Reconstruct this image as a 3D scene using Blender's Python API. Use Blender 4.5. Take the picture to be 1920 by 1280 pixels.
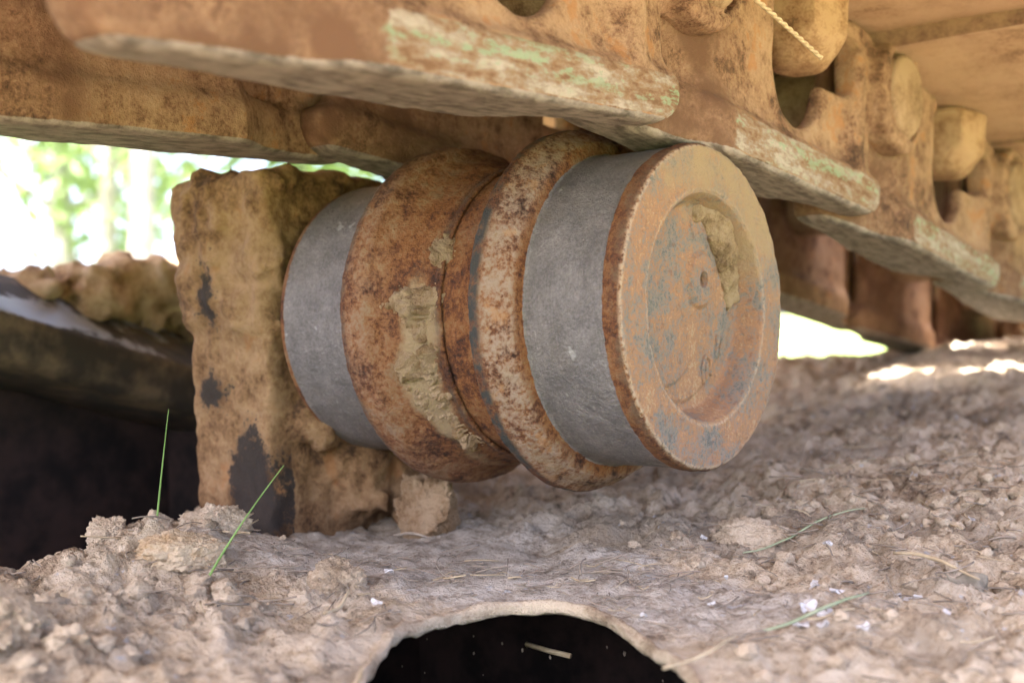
import bpy, math, random
import numpy as np
from mathutils import Matrix, Vector

# ------------------------------------------------------------------ clear
for o in list(bpy.data.objects):
    bpy.data.objects.remove(o, do_unlink=True)
sc = bpy.context.scene
col = sc.collection
R = math.radians
random.seed(7)
rng = np.random.default_rng(11)

# ------------------------------------------------------------------ camera
# world: roller axis along X (outboard +X), track runs along Y, Z up, metres
cam_d = bpy.data.cameras.new("camera")
cam = bpy.data.objects.new("camera", cam_d)
col.objects.link(cam)
CAM = Vector((0.3573, -0.6402, -0.0055))
YAW, PITCH, ROLL = R(128.78), R(-0.95), R(-1.68)
fw = Vector((math.cos(PITCH) * math.cos(YAW), math.cos(PITCH) * math.sin(YAW), math.sin(PITCH)))
rt = fw.cross(Vector((0, 0, 1))).normalized()
up = rt.cross(fw)
rt, up = rt * math.cos(ROLL) + up * math.sin(ROLL), up * math.cos(ROLL) - rt * math.sin(ROLL)
cam.matrix_world = Matrix(((rt.x, up.x, -fw.x, CAM.x), (rt.y, up.y, -fw.y, CAM.y),
                           (rt.z, up.z, -fw.z, CAM.z), (0, 0, 0, 1)))
cam_d.sensor_width = 36.0
cam_d.lens = 2200.0 / 1920.0 * 36.0
cam_d.clip_start = 0.02
cam_d.clip_end = 1500.0
cam_d.dof.use_dof = True
cam_d.dof.focus_distance = 0.70
cam_d.dof.aperture_fstop = 5.4
cam_d.dof.aperture_blades = 7
sc.camera = cam

# ------------------------------------------------------------------ world, sun, exposure
SUN_EL, SUN_AZ = R(64), R(190)          # azimuth measured from +Y towards +X
world = bpy.data.worlds.new("World")
sc.world = world
world.use_nodes = True
wn = world.node_tree
wn.nodes.clear()
sky = wn.nodes.new("ShaderNodeTexSky")
sky.sky_type = 'NISHITA'
sky.sun_disc = False
sky.sun_elevation = SUN_EL
sky.sun_rotation = SUN_AZ
sky.air_density = 0.4
sky.dust_density = 5.0
sky.ozone_density = 0.6
bg = wn.nodes.new("ShaderNodeBackground")
bg.inputs["Strength"].default_value = 0.15
wo = wn.nodes.new("ShaderNodeOutputWorld")
wn.links.new(sky.outputs[0], bg.inputs[0])
wn.links.new(bg.outputs[0], wo.inputs[0])

sun_d = bpy.data.lights.new("sun", 'SUN')
sun_d.energy = 4.0
sun_d.angle = R(0.53)
sun_d.color = (1.0, 0.95, 0.86)
sun = bpy.data.objects.new("sun", sun_d)
col.objects.link(sun)
sdir = Vector((math.sin(SUN_AZ) * math.cos(SUN_EL), math.cos(SUN_AZ) * math.cos(SUN_EL), math.sin(SUN_EL)))
sun.rotation_euler = sdir.to_track_quat('Z', 'Y').to_euler()
sun.location = sdir * 30

vs = sc.view_settings
vs.view_transform = 'Standard'
vs.look = 'None'
vs.gamma = 1.0
vs.exposure = 3.8
vs.use_curve_mapping = False
sc.render.engine = 'CYCLES'
sc.cycles.use_denoising = True
sc.cycles.max_bounces = 8
sc.cycles.diffuse_bounces = 5
sc.cycles.glossy_bounces = 3
sc.cycles.transmission_bounces = 4
sc.cycles.sample_clamp_indirect = 8.0

# ------------------------------------------------------------------ numpy noise
_perm = np.random.default_rng(3).permutation(256)
_perm = np.concatenate([_perm, _perm, _perm])
_grad = np.array([[1,1,0],[-1,1,0],[1,-1,0],[-1,-1,0],[1,0,1],[-1,0,1],[1,0,-1],[-1,0,-1],
                  [0,1,1],[0,-1,1],[0,1,-1],[0,-1,-1],[1,1,0],[-1,1,0],[0,-1,1],[0,-1,-1]], float)

def perlin(P):
    P = np.asarray(P, float)
    I = np.floor(P).astype(int)
    f = P - I
    I &= 255
    w = f * f * f * (f * (f * 6 - 15) + 10)
    out = 0
    for dx in (0, 1):
        for dy in (0, 1):
            for dz in (0, 1):
                h = _perm[_perm[_perm[I[..., 0] + dx] + I[..., 1] + dy] + I[..., 2] + dz] & 15
                g = _grad[h]
                d = g[..., 0] * (f[..., 0] - dx) + g[..., 1] * (f[..., 1] - dy) + g[..., 2] * (f[..., 2] - dz)
                ww = (w[..., 0] if dx else 1 - w[..., 0]) * (w[..., 1] if dy else 1 - w[..., 1]) * (w[..., 2] if dz else 1 - w[..., 2])
                out = out + ww * d
    return out

def fbm(P, octaves=4, gain=0.5, lac=2.03):
    P = np.asarray(P, float)
    a, s, t = 1.0, 0.0, 0.0
    for k in range(octaves):
        s = s + a * perlin(P + 17.3 * k)
        t += a
        a *= gain
        P = P * lac
    return s / t

def sstep(a, b, x):
    t = np.clip((x - a) / (b - a), 0, 1)
    return t * t * (3 - 2 * t)

# ------------------------------------------------------------------ mesh helpers
def mesh_np(name, V, F, smooth=True):
    """F: (n,3) or (n,4) int array or list of arrays of both"""
    me = bpy.data.meshes.new(name)
    Fs = F if isinstance(F, list) else [F]
    Fs = [np.asarray(f, np.int32) for f in Fs if len(f)]
    me.vertices.add(len(V))
    me.vertices.foreach_set("co", np.asarray(V, np.float32).ravel())
    nl = sum(f.size for f in Fs)
    npoly = sum(len(f) for f in Fs)
    me.loops.add(nl)
    me.loops.foreach_set("vertex_index", np.concatenate([f.ravel() for f in Fs]))
    me.polygons.add(npoly)
    tot = np.concatenate([np.full(len(f), f.shape[1], np.int32) for f in Fs])
    st = np.concatenate([[0], np.cumsum(tot)[:-1]]).astype(np.int32)
    me.polygons.foreach_set("loop_start", st)
    me.polygons.foreach_set("loop_total", tot)
    me.polygons.foreach_set("use_smooth", np.full(npoly, smooth, bool))
    me.update(calc_edges=True)
    me.validate()
    return me

def attr(me, name, vals):
    a = me.attributes.new(name, 'FLOAT', 'POINT')
    a.data.foreach_set("value", np.asarray(vals, np.float32))

def obj(name, me, mat=None, parent=None, **props):
    o = bpy.data.objects.new(name, me)
    col.objects.link(o)
    if mat is not None and me is not None and len(me.materials) == 0:
        me.materials.append(mat)
    if parent is not None:
        o.parent = parent
    for k, v in props.items():
        o[k] = v
    return o

def thing(name, label, cat, loc=(0, 0, 0), group=None):
    o = bpy.data.objects.new(name, None)
    o.empty_display_size = 0.02
    col.objects.link(o)
    o.location = loc
    o["label"] = label
    o["category"] = cat
    if group:
        o["group"] = group
    return o

def tag(o, label, cat, group=None):
    o["label"] = label
    o["category"] = cat
    if group:
        o["group"] = group
    return o

def surface_nets(f, lo, hi, h):
    lo, hi = np.array(lo, float), np.array(hi, float)
    n = np.ceil((hi - lo) / h).astype(int) + 1
    ax = [lo[i] + h * np.arange(n[i]) for i in range(3)]
    G = np.stack(np.meshgrid(*ax, indexing='ij'), -1)
    v = f(G).astype(np.float64)
    ins = v < 0
    c = [ins[i:n[0]-1+i, j:n[1]-1+j, k:n[2]-1+k] for i in (0, 1) for j in (0, 1) for k in (0, 1)]
    s = sum(x.astype(int) for x in c)
    act = (s > 0) & (s < 8)
    idx = -np.ones(act.shape, int)
    cells = np.argwhere(act)
    idx[act] = np.arange(len(cells))
    acc = np.zeros((len(cells), 3))
    cnt = np.zeros(len(cells))
    cor = [(i, j, k) for i in (0, 1) for j in (0, 1) for k in (0, 1)]
    for a in cor:
        for d in range(3):
            if a[d]:
                continue
            b = list(a)
            b[d] = 1
            va = v[tuple((cells + a).T)]
            vb = v[tuple((cells + b).T)]
            m = (va < 0) != (vb < 0)
            t = np.where(m, va / np.where(va == vb, 1, va - vb), 0)
            p = np.array(a, float)[None] + np.zeros((len(cells), 3))
            p[:, d] += t
            acc[m] += p[m]
            cnt[m] += 1
    V = lo + h * (cells + acc / cnt[:, None])
    Q = []
    for d in range(3):
        e1, e2 = (d + 1) % 3, (d + 2) % 3
        sl0 = [slice(None)] * 3
        sl1 = [slice(None)] * 3
        sl0[d] = slice(0, -1)
        sl1[d] = slice(1, None)
        A, B = ins[tuple(sl0)], ins[tuple(sl1)]
        for flip in (False, True):
            m = (A & ~B) if not flip else (~A & B)
            E = np.argwhere(m)
            E = E[(E[:, e1] > 0) & (E[:, e2] > 0) & (E[:, e1] < n[e1] - 1) & (E[:, e2] < n[e2] - 1)]
            def cid(o1, o2):
                q = E.copy()
                q[:, e1] -= o1
                q[:, e2] -= o2
                return idx[tuple(q.T)]
            quad = np.stack([cid(1, 1), cid(0, 1), cid(0, 0), cid(1, 0)], 1)
            if flip:
                quad = quad[:, ::-1]
            Q.append(quad)
    Q = np.concatenate(Q)
    Q = Q[(Q >= 0).all(1)]
    return V, Q

def smin(a, b, k):
    h = np.clip(0.5 + 0.5 * (b - a) / k, 0, 1)
    return b * (1 - h) + a * h - k * h * (1 - h)

def smax(a, b, k):
    return -smin(-a, -b, k)

def sd_box(P, c, hs, r=0.0):
    q = np.abs(P - np.array(c)) - (np.array(hs) - r)
    return np.linalg.norm(np.maximum(q, 0), axis=-1) + np.minimum(q.max(-1), 0) - r

def tube(pts, rad, seg=8, taper=None):
    pts = np.asarray(pts, float)
    n = len(pts)
    rad = np.full(n, rad) if np.isscalar(rad) else np.asarray(rad)
    T = np.gradient(pts, axis=0)
    T /= np.linalg.norm(T, axis=1)[:, None] + 1e-12
    ref = np.array([0, 0, 1.0]) if abs(T[0, 2]) < 0.9 else np.array([1.0, 0, 0])
    V = []
    for i in range(n):
        a = np.cross(T[i], ref)
        a /= np.linalg.norm(a) + 1e-12
        b = np.cross(T[i], a)
        ref = -b if False else ref
        th = np.arange(seg) * 2 * np.pi / seg
        V.append(pts[i] + rad[i] * (np.cos(th)[:, None] * a + np.sin(th)[:, None] * b))
    V = np.concatenate(V)
    F = [[i * seg + j, i * seg + (j + 1) % seg, (i + 1) * seg + (j + 1) % seg, (i + 1) * seg + j]
         for i in range(n - 1) for j in range(seg)]
    c0, c1 = len(V), len(V) + 1
    V = np.concatenate([V, pts[:1], pts[-1:]])
    Tt = [[c0, (j + 1) % seg, j] for j in range(seg)] + [[c1, (n - 1) * seg + j, (n - 1) * seg + (j + 1) % seg] for j in range(seg)]
    return V, np.array(F), np.array(Tt)

def tube_mesh(name, pts, rad, seg=8):
    V, F, T = tube(pts, rad, seg)
    return mesh_np(name, V, [F, T])

def bezier(p0, p1, p2, n=14):
    t = np.linspace(0, 1, n)[:, None]
    p0, p1, p2 = map(np.array, (p0, p1, p2))
    return (1 - t) ** 2 * p0 + 2 * t * (1 - t) * p1 + t * t * p2

_ico = {}
def icosphere(sub):
    if sub in _ico:
        return _ico[sub]
    t = (1 + 5 ** .5) / 2
    V = [(-1,t,0),(1,t,0),(-1,-t,0),(1,-t,0),(0,-1,t),(0,1,t),(0,-1,-t),(0,1,-t),(t,0,-1),(t,0,1),(-t,0,-1),(-t,0,1)]
    F = [(0,11,5),(0,5,1),(0,1,7),(0,7,10),(0,10,11),(1,5,9),(5,11,4),(11,10,2),(10,7,6),(7,1,8),
         (3,9,4),(3,4,2),(3,2,6),(3,6,8),(3,8,9),(4,9,5),(2,4,11),(6,2,10),(8,6,7),(9,8,1)]
    V = [np.array(v, float) / np.linalg.norm(v) for v in V]
    for _ in range(sub):
        cache = {}
        def mid(a, b):
            k = (min(a, b), max(a, b))
            if k not in cache:
                m = V[a] + V[b]
                V.append(m / np.linalg.norm(m))
                cache[k] = len(V) - 1
            return cache[k]
        F2 = []
        for a, b, c in F:
            ab, bc, ca = mid(a, b), mid(b, c), mid(c, a)
            F2 += [(a, ab, ca), (b, bc, ab), (c, ca, bc), (ab, bc, ca)]
        F = F2
    _ico[sub] = (np.array(V), np.array(F))
    return _ico[sub]

def rand_rot():
    q = rng.normal(size=4)
    q /= np.linalg.norm(q)
    w, x, y, z = q
    return np.array([[1-2*(y*y+z*z), 2*(x*y-z*w), 2*(x*z+y*w)], [2*(x*y+z*w), 1-2*(x*x+z*z), 2*(y*z-x*w)],
                     [2*(x*z-y*w), 2*(y*z+x*w), 1-2*(x*x+y*y)]])

def clod(sub, seed, rough=0.35, freq=1.6):
    V, F = icosphere(sub)
    n = fbm(V * freq + seed * 7.1, 4, 0.6)
    V = V * (1 + rough * 2 * n)[:, None]
    # a few flat facets, as in broken lumps
    r2 = np.random.default_rng(seed)
    for _ in range(5):
        d = r2.normal(size=3)
        d /= np.linalg.norm(d)
        k = V @ d - r2.uniform(0.62, 0.85)
        V = V - np.outer(np.maximum(k, 0) * 0.85, d)
    return V, F

# ------------------------------------------------------------------ material helpers
class NT:
    def __init__(self, name):
        self.m = bpy.data.materials.new(name)
        self.m.use_nodes = True
        self.t = self.m.node_tree
        self.t.nodes.clear()
        self.out = self.n("ShaderNodeOutputMaterial")
        self.b = self.n("ShaderNodeBsdfPrincipled")
        self.t.links.new(self.b.outputs[0], self.out.inputs[0])
        tc = self.n("ShaderNodeTexCoord")
        self.oc = tc.outputs["Object"]
        self.geo = self.n("ShaderNodeNewGeometry")

    def n(self, k):
        return self.t.nodes.new(k)

    def l(self, a, b):
        self.t.links.new(a, b)

    def setin(self, sock, v):
        if hasattr(v, "is_linked") or isinstance(v, bpy.types.NodeSocket):
            self.l(v, sock)
        else:
            if sock.type == 'RGBA' and len(v) == 3:
                v = (*v, 1)
            sock.default_value = v

    def randvec(self):
        oi = self.n("ShaderNodeObjectInfo")
        mul = self.math('MULTIPLY', oi.outputs["Random"], 37.0)
        va = self.n("ShaderNodeVectorMath")
        va.operation = 'ADD'
        self.l(self.oc, va.inputs[0])
        self.l(mul, va.inputs[1])
        return va.outputs[0]

    def noise(self, scale, detail=6, rough=0.6, vec=None, dist=0.0):
        x = self.n("ShaderNodeTexNoise")
        x.inputs["Scale"].default_value = scale
        x.inputs["Detail"].default_value = detail
        x.inputs["Roughness"].default_value = rough
        x.inputs["Distortion"].default_value = dist
        self.l(vec or self.oc, x.inputs["Vector"])
        return x.outputs["Fac"]

    def voro(self, scale, vec=None, feature='F1', rnd=1.0):
        x = self.n("ShaderNodeTexVoronoi")
        x.feature = feature
        x.inputs["Scale"].default_value = scale
        x.inputs["Randomness"].default_value = rnd
        self.l(vec or self.oc, x.inputs["Vector"])
        return x.outputs["Distance"]

    def stretch(self, s, vec=None):
        x = self.n("ShaderNodeVectorMath")
        x.operation = 'MULTIPLY'
        self.l(vec or self.oc, x.inputs[0])
        x.inputs[1].default_value = s
        return x.outputs[0]

    def math(self, op, a, b=None, clamp=False):
        x = self.n("ShaderNodeMath")
        x.operation = op
        x.use_clamp = clamp
        self.setin(x.inputs[0], a)
        if b is not None:
            self.setin(x.inputs[1], b)
        return x.outputs[0]

    def ramp(self, f, a, b):
        x = self.n("ShaderNodeMapRange")
        x.interpolation_type = 'SMOOTHSTEP'
        self.setin(x.inputs[0], f)
        self.setin(x.inputs[1], a)
        self.setin(x.inputs[2], b)
        return x.outputs[0]

    def mix(self, f, a, b, mode='MIX'):
        x = self.n("ShaderNodeMix")
        x.data_type = 'RGBA'
        x.blend_type = mode
        self.setin(x.inputs[0], f)
        self.setin(x.inputs[6], a)
        self.setin(x.inputs[7], b)
        return x.outputs[2]

    def cr(self, f, stops):
        x = self.n("ShaderNodeValToRGB")
        e = x.color_ramp.elements
        while len(e) < len(stops):
            e.new(0.5)
        for k, (p, c) in enumerate(stops):
            e[k].position = 0.505 + (p - 0.53) * 0.62
            e[k].color = (*c, 1)
        self.l(f, x.inputs[0])
        return x.outputs[0]

    def attr(self, name):
        x = self.n("ShaderNodeAttribute")
        x.attribute_name = name
        return x.outputs["Fac"]

    def bump(self, h, strength, dist, prev=None):
        x = self.n("ShaderNodeBump")
        x.inputs["Strength"].default_value = strength
        x.inputs["Distance"].default_value = dist
        self.l(h, x.inputs["Height"])
        if prev is not None:
            self.l(prev, x.inputs["Normal"])
        return x.outputs[0]

    def done(self, base, rough, normal=None, metal=0.0, spec=0.5):
        self.setin(self.b.inputs["Base Color"], base)
        self.setin(self.b.inputs["Roughness"], rough)
        self.setin(self.b.inputs["Metallic"], metal)
        self.b.inputs["Specular IOR Level"].default_value = spec
        if normal is not None:
            self.l(normal, self.b.inputs["Normal"])
        return self.m

# ------------------------------------------------------------------ materials
def rust_colour(t, vec, s=1.0, bright=1.0):
    """layered rust: dark oxide, red-brown, orange bloom, pale grey scale"""
    n1 = t.noise(28 * s, 8, 0.68, vec)
    n2 = t.noise(95 * s, 6, 0.7, vec)
    n3 = t.noise(340 * s, 4, 0.65, vec)
    n4 = t.noise(1100 * s, 3, 0.7, vec)
    f = t.math('ADD', t.math('MULTIPLY', n1, 0.36), t.math('ADD', t.math('MULTIPLY', n2, 0.30), t.math('ADD', t.math('MULTIPLY', n3, 0.24), t.math('MULTIPLY', n4, 0.20))))
    k = bright
    c = t.cr(f, [(0.40, (0.030*k, 0.016*k, 0.011*k)), (0.48, (0.105*k, 0.031*k, 0.012*k)), (0.55, (0.245*k, 0.078*k, 0.022*k)),
                 (0.63, (0.44*k, 0.165*k, 0.045*k)), (0.73, (0.46*k, 0.26*k, 0.125*k))])
    return c, f, n1, n2, n3

def mat_roller():
    t = NT("roller_steel")
    worn, dark, face, dusty = t.attr("worn"), t.attr("dark"), t.attr("face"), t.attr("dusty")
    c, f, n1, n2, n3 = rust_colour(t, t.oc, 1.0, 0.46)
    # purple-brown patches of old scale
    c = t.mix(t.math('MULTIPLY', t.ramp(t.noise(14, 4, 0.6), 0.5, 0.7), 0.40), c, (0.125, 0.070, 0.052))
    # pale dusty bloom on crests
    c = t.mix(t.math('MULTIPLY', dusty, t.ramp(t.math('ADD', t.math('MULTIPLY', n2, .5), t.math('MULTIPLY', n3, .5)), 0.40, 0.60)), c, (0.27, 0.195, 0.145))
    c = t.mix(t.math('MULTIPLY', dusty, t.math('MULTIPLY', t.ramp(t.noise(60, 6, .7), .56, .64), .5)), c, (0.33, 0.16, 0.065))
    # black band
    c = t.mix(t.math('MULTIPLY', dark, t.ramp(t.math('ADD', t.math('MULTIPLY', n1, .4), t.math('MULTIPLY', n2, .6)), 0.40, 0.55)), c, (0.036, 0.034, 0.031))
    n4 = t.noise(1000, 3, .7)
    # end face: pinkish rust, grey-blue bare scale and orange
    fn = t.noise(30, 8, 0.74)
    fc = t.cr(t.math('ADD', t.math('MULTIPLY', fn, 0.52), t.math('ADD', t.math('MULTIPLY', n3, 0.28), t.math('MULTIPLY', n4, 0.22))),
              [(0.40, (0.115, 0.107, 0.098)), (0.475, (0.19, 0.166, 0.145)), (0.525, (0.24, 0.150, 0.105)), (0.60, (0.30, 0.145, 0.070)), (0.70, (0.34, 0.235, 0.15))])
    spots = t.ramp(t.noise(190, 3, 0.6), 0.58, 0.68)
    fc = t.mix(t.math('MULTIPLY', spots, 0.55), fc, (0.16, 0.075, 0.045))
    c = t.mix(face, c, fc)
    edge = t.attr('edge')
    c = t.mix(t.math('MULTIPLY', edge, t.ramp(n3, .36, .56)), c, (0.38, 0.285, 0.205))
    # rolled, worn tread
    g = t.noise(1.0, 5, 0.7, t.stretch((60, 60, 60)))
    gr = t.noise(1.0, 6, 0.8, t.stretch((520, 520, 520)))
    wc = t.cr(t.math('ADD', t.math('MULTIPLY', g, 0.34), t.math('ADD', t.math('MULTIPLY', gr, 0.46), t.math('MULTIPLY', t.noise(1.0, 4, .6, t.stretch((900, 22, 22))), 0.09))),
              [(0.34, (0.125, 0.110, 0.106)), (0.52, (0.215, 0.190, 0.182)), (0.70, (0.33, 0.298, 0.285))])
    wc = t.mix(t.math('MULTIPLY', t.ramp(t.noise(22, 5, 0.6), 0.55, 0.75), 0.3), wc, (0.21, 0.165, 0.13))
    wm = t.ramp(t.math('ADD', worn, t.math('MULTIPLY', t.math('SUBTRACT', t.noise(120, 6, 0.75), 0.5), 1.5)), 0.40, 0.60)
    c = t.mix(wm, c, wc)
    # flakes and scratches of bright metal
    fl = t.math('MULTIPLY', t.ramp(t.noise(70, 2, 0.5), 0.70, 0.74), worn)
    c = t.mix(t.math('MULTIPLY', fl, 0.6), c, (0.42, 0.40, 0.38))
    # mud film
    mud = t.attr("mud")
    c = t.mix(t.ramp(t.math('ADD', mud, t.math('MULTIPLY', t.math('SUBTRACT', n1, 0.5), 1.3)), 0.35, 0.75), c, (0.28, 0.195, 0.112))
    rough = t.mix(wm, (0.82,) * 3, (0.50,) * 3)
    h = t.math('ADD', t.math('ADD', t.math('MULTIPLY', n2, 0.5), n3), t.math('MULTIPLY', n4, .5))
    b = t.bump(h, 1.0, 0.0018)
    b = t.bump(t.math('MULTIPLY', gr, wm), 0.3, 0.0008, b)
    return t.done(c, rough, b, metal=t.math('MULTIPLY', wm, 0.35), spec=0.4)

def mat_link():
    t = NT("track_link_steel")
    v = t.randvec()
    rail, green, near_shade = t.attr("rail"), t.attr("green"), t.attr("near")
    n1 = t.noise(24, 8, 0.66, v)
    n2 = t.noise(90, 6, 0.7, v)
    n3 = t.noise(380, 4, 0.65, v)
    n4 = t.noise(1100, 3, 0.7, v)
    f = t.math('ADD', t.math('MULTIPLY', n1, 0.48), t.math('ADD', t.math('MULTIPLY', n2, 0.28), t.math('ADD', t.math('MULTIPLY', n3, 0.20), t.math('MULTIPLY', n4, 0.14))))
    c = t.cr(f, [(0.41, (0.050, 0.026, 0.016)), (0.49, (0.125, 0.061, 0.034)), (0.56, (0.216, 0.121, 0.073)),
                 (0.64, (0.300, 0.182, 0.113)), (0.76, (0.349, 0.229, 0.151))])
    c = t.mix(t.math('MULTIPLY', t.ramp(t.noise(48, 6, 0.68, v), 0.56, 0.64), 0.6), c, (0.300, 0.121, 0.038))
    c = t.mix(t.math('MULTIPLY', near_shade, t.ramp(n1, 0.35, 0.6)), c, (0.125, 0.061, 0.034))  # inboard end darkened, its recess shade put into the colour
    # side of the rail: scraped grey-white, traces of green paint in streaks along the rail
    sv = t.stretch((60, 17, 90), v)
    st = t.noise(1.0, 6, 0.62, sv)
    sc2 = t.noise(1.0, 5, 0.7, t.stretch((200, 95, 230), v))
    side = t.cr(t.math('ADD', t.math('MULTIPLY', st, 0.55), t.math('MULTIPLY', sc2, 0.45)),
                [(0.38, (0.158, 0.082, 0.044)), (0.48, (0.229, 0.141, 0.088)), (0.56, (0.262, 0.204, 0.161)), (0.66, (0.364, 0.303, 0.257))])
    gm = t.ramp(t.math('ADD', t.noise(1.0, 7, 0.70, t.stretch((55, 9, 130), v)), t.math('MULTIPLY', t.math('SUBTRACT', sc2, 0.5), 0.9)), 0.53, 0.63)
    side = t.mix(t.math('MULTIPLY', t.math('MULTIPLY', gm, .72), t.attr("paint")), side, (0.20, 0.29, 0.18))
    c = t.mix(t.ramp(t.math('ADD', green, t.math('MULTIPLY', t.math('SUBTRACT', n2, 0.5), 0.8)), 0.4, 0.6), c, side)
    # running surface underneath: dull grey steel with length-wise wear
    rn = t.noise(1.0, 6, 0.65, t.stretch((200, 45, 60), v))
    rc = t.cr(t.math('ADD', t.math('MULTIPLY', rn, 0.6), t.math('MULTIPLY', n2, 0.4)),
              [(0.39, (0.115, 0.091, 0.078)), (0.51, (0.220, 0.179, 0.160)), (0.63, (0.316, 0.262, 0.233))])
    rm = t.ramp(t.math('ADD', rail, t.math('MULTIPLY', t.math('SUBTRACT', n2, 0.5), 0.6)), 0.4, 0.6)
    c = t.mix(rm, c, rc)
    b = t.bump(t.math('ADD', t.math('MULTIPLY', n2, 0.5), t.math('ADD', n3, t.math('MULTIPLY', n4, .6))), 0.8, 0.0016)
    return t.done(c, t.mix(rm, (0.85,) * 3, (0.55,) * 3), b, metal=t.math('MULTIPLY', rm, 0.2), spec=0.35)

def mat_dusty(name, dark, mid, light, s=1.0, bump=0.6, dist=0.002):
    t = NT(name)
    v = t.randvec()
    n1 = t.noise(16 * s, 7, 0.62, v)
    n2 = t.noise(80 * s, 6, 0.7, v)
    n3 = t.noise(360 * s, 4, 0.65, v)
    f = t.math('ADD', t.math('MULTIPLY', n1, 0.55), t.math('ADD', t.math('MULTIPLY', n2, 0.3), t.math('MULTIPLY', n3, 0.25)))
    c = t.cr(f, [(0.40, dark), (0.53, mid), (0.68, light)])
    b = t.bump(t.math('ADD', t.math('MULTIPLY', n2, 0.8), n3), bump, dist)
    return t.done(c, 0.92, b, spec=0.2)

def mat_soil():
    t = NT("soil")
    film = t.attr("film")
    n1 = t.noise(11, 7, 0.6)
    n2 = t.noise(60, 7, 0.68)
    n3 = t.noise(300, 5, 0.7)
    f = t.math('ADD', t.math('MULTIPLY', n1, 0.45), t.math('ADD', t.math('MULTIPLY', n2, 0.38), t.math('MULTIPLY', n3, 0.24)))
    c = t.cr(f, [(0.38, (0.13, 0.090, 0.062)), (0.46, (0.36, 0.268, 0.182)), (0.54, (0.54, 0.425, 0.300)), (0.66, (0.64, 0.53, 0.405))])
    # orange clay, and darker humus patches that also stand in for shaded crevices
    c = t.mix(t.math('MULTIPLY', t.ramp(t.noise(20, 5, 0.65), 0.56, 0.68), 0.55), c, (0.46, 0.335, 0.20))
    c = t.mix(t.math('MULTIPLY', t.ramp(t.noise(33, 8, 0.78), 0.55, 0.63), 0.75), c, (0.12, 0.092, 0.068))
    c = t.mix(t.math('MULTIPLY', t.ramp(t.noise(6.5, 5, 0.6), 0.49, 0.60), 0.55), c, (0.19, 0.145, 0.105))  # broad dark patches: shade on the soil put into the colour
    # grey settled film on the plate with pale flakes
    fn = t.cr(t.math('ADD', t.math('MULTIPLY', n2, 0.6), t.math('MULTIPLY', n3, 0.4)),
              [(0.36, (0.25, 0.20, 0.155)), (0.5, (0.46, 0.39, 0.315)), (0.62, (0.58, 0.515, 0.44))])
    fm = t.ramp(t.math('ADD', film, t.math('MULTIPLY', t.math('SUBTRACT', n1, 0.5), 1.2)), 0.35, 0.7)
    c = t.mix(fm, c, fn)
    wh = t.math('MULTIPLY', t.ramp(t.noise(85, 3, 0.55), 0.67, 0.71), 0.75)
    c = t.mix(wh, c, (0.50, 0.49, 0.50))
    dk = t.ramp(t.noise(420, 3, .6), .62, .70)
    c = t.mix(t.math('MULTIPLY', dk, .5), c, (0.12, 0.085, 0.06))
    b = t.bump(t.math('ADD', n2, t.math('MULTIPLY', n3, 0.8)), 1.0, 0.008)
    return t.done(c, 0.95, b, spec=0.15)

def mat_post():
    t = NT("mud_crusted_steel")
    n1 = t.noise(15, 7, 0.62)
    n2 = t.noise(55, 7, 0.68)
    n3 = t.noise(300, 4, 0.65)
    f = t.math('ADD', t.math('MULTIPLY', n1, 0.5), t.math('ADD', t.math('MULTIPLY', n2, 0.35), t.math('MULTIPLY', n3, 0.22)))
    c = t.cr(f, [(0.41, (0.048, 0.026, 0.014)), (0.49, (0.123, 0.065, 0.030)), (0.57, (0.187, 0.108, 0.053)), (0.69, (0.253, 0.157, 0.084))])
    c = t.mix(t.math('MULTIPLY', t.ramp(t.noise(30, 4, 0.6), 0.6, 0.7), 0.5), c, (0.231, 0.095, 0.031))
    k = t.ramp(t.math('ADD', t.attr("bare"), t.math('MULTIPLY', t.math('ADD', t.math('SUBTRACT', n2, 0.5), t.math('MULTIPLY', t.math('SUBTRACT', n3, 0.5), .6)), 1.8)), 0.38, 0.66)
    c = t.mix(t.math('MULTIPLY', k, .95), c, (0.024, 0.020, 0.018))
    b = t.bump(t.math('ADD', n2, t.math('MULTIPLY', n3, 0.4)), 0.6, 0.004)
    return t.done(c, 0.92, b, spec=0.2)

def mat_plain(name, c1, c2, scale=30, rough=0.8, spec=0.3, bump=0.3, dist=0.001, trans=0.0):
    t = NT(name)
    v = t.randvec()
    n = t.noise(scale, 6, 0.65, v)
    c = t.mix(t.ramp(n, 0.35, 0.65), c1, c2)
    b = t.bump(n, bump, dist)
    m = t.done(c, rough, b, spec=spec)
    if trans:
        tr = t.n("ShaderNodeBsdfTranslucent")
        t.l(c, tr.inputs[0])
        mx = t.n("ShaderNodeMixShader")
        mx.inputs[0].default_value = trans
        t.l(t.b.outputs[0], mx.inputs[1])
        t.l(tr.outputs[0], mx.inputs[2])
        t.l(mx.outputs[0], t.out.inputs[0])
    return m

def mat_beam():
    t = NT("beam_paint")
    n = t.noise(22, 6, 0.65)
    n2 = t.noise(90, 5, 0.6)
    c = t.cr(n, [(0.40, (0.022, 0.016, 0.011)), (0.55, (0.055, 0.038, 0.023)), (0.7, (0.10, 0.07, 0.042))])
    pm = t.ramp(t.math('ADD', t.attr("paint"), t.math('MULTIPLY', t.math('SUBTRACT', n, 0.5), 1.6)), 0.45, 0.6)
    c = t.mix(pm, c, (0.17, 0.18, 0.20))
    return t.done(c, t.mix(pm, (0.9,)*3, (0.4,)*3), t.bump(n2, 0.3, 0.002), spec=0.4)

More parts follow.
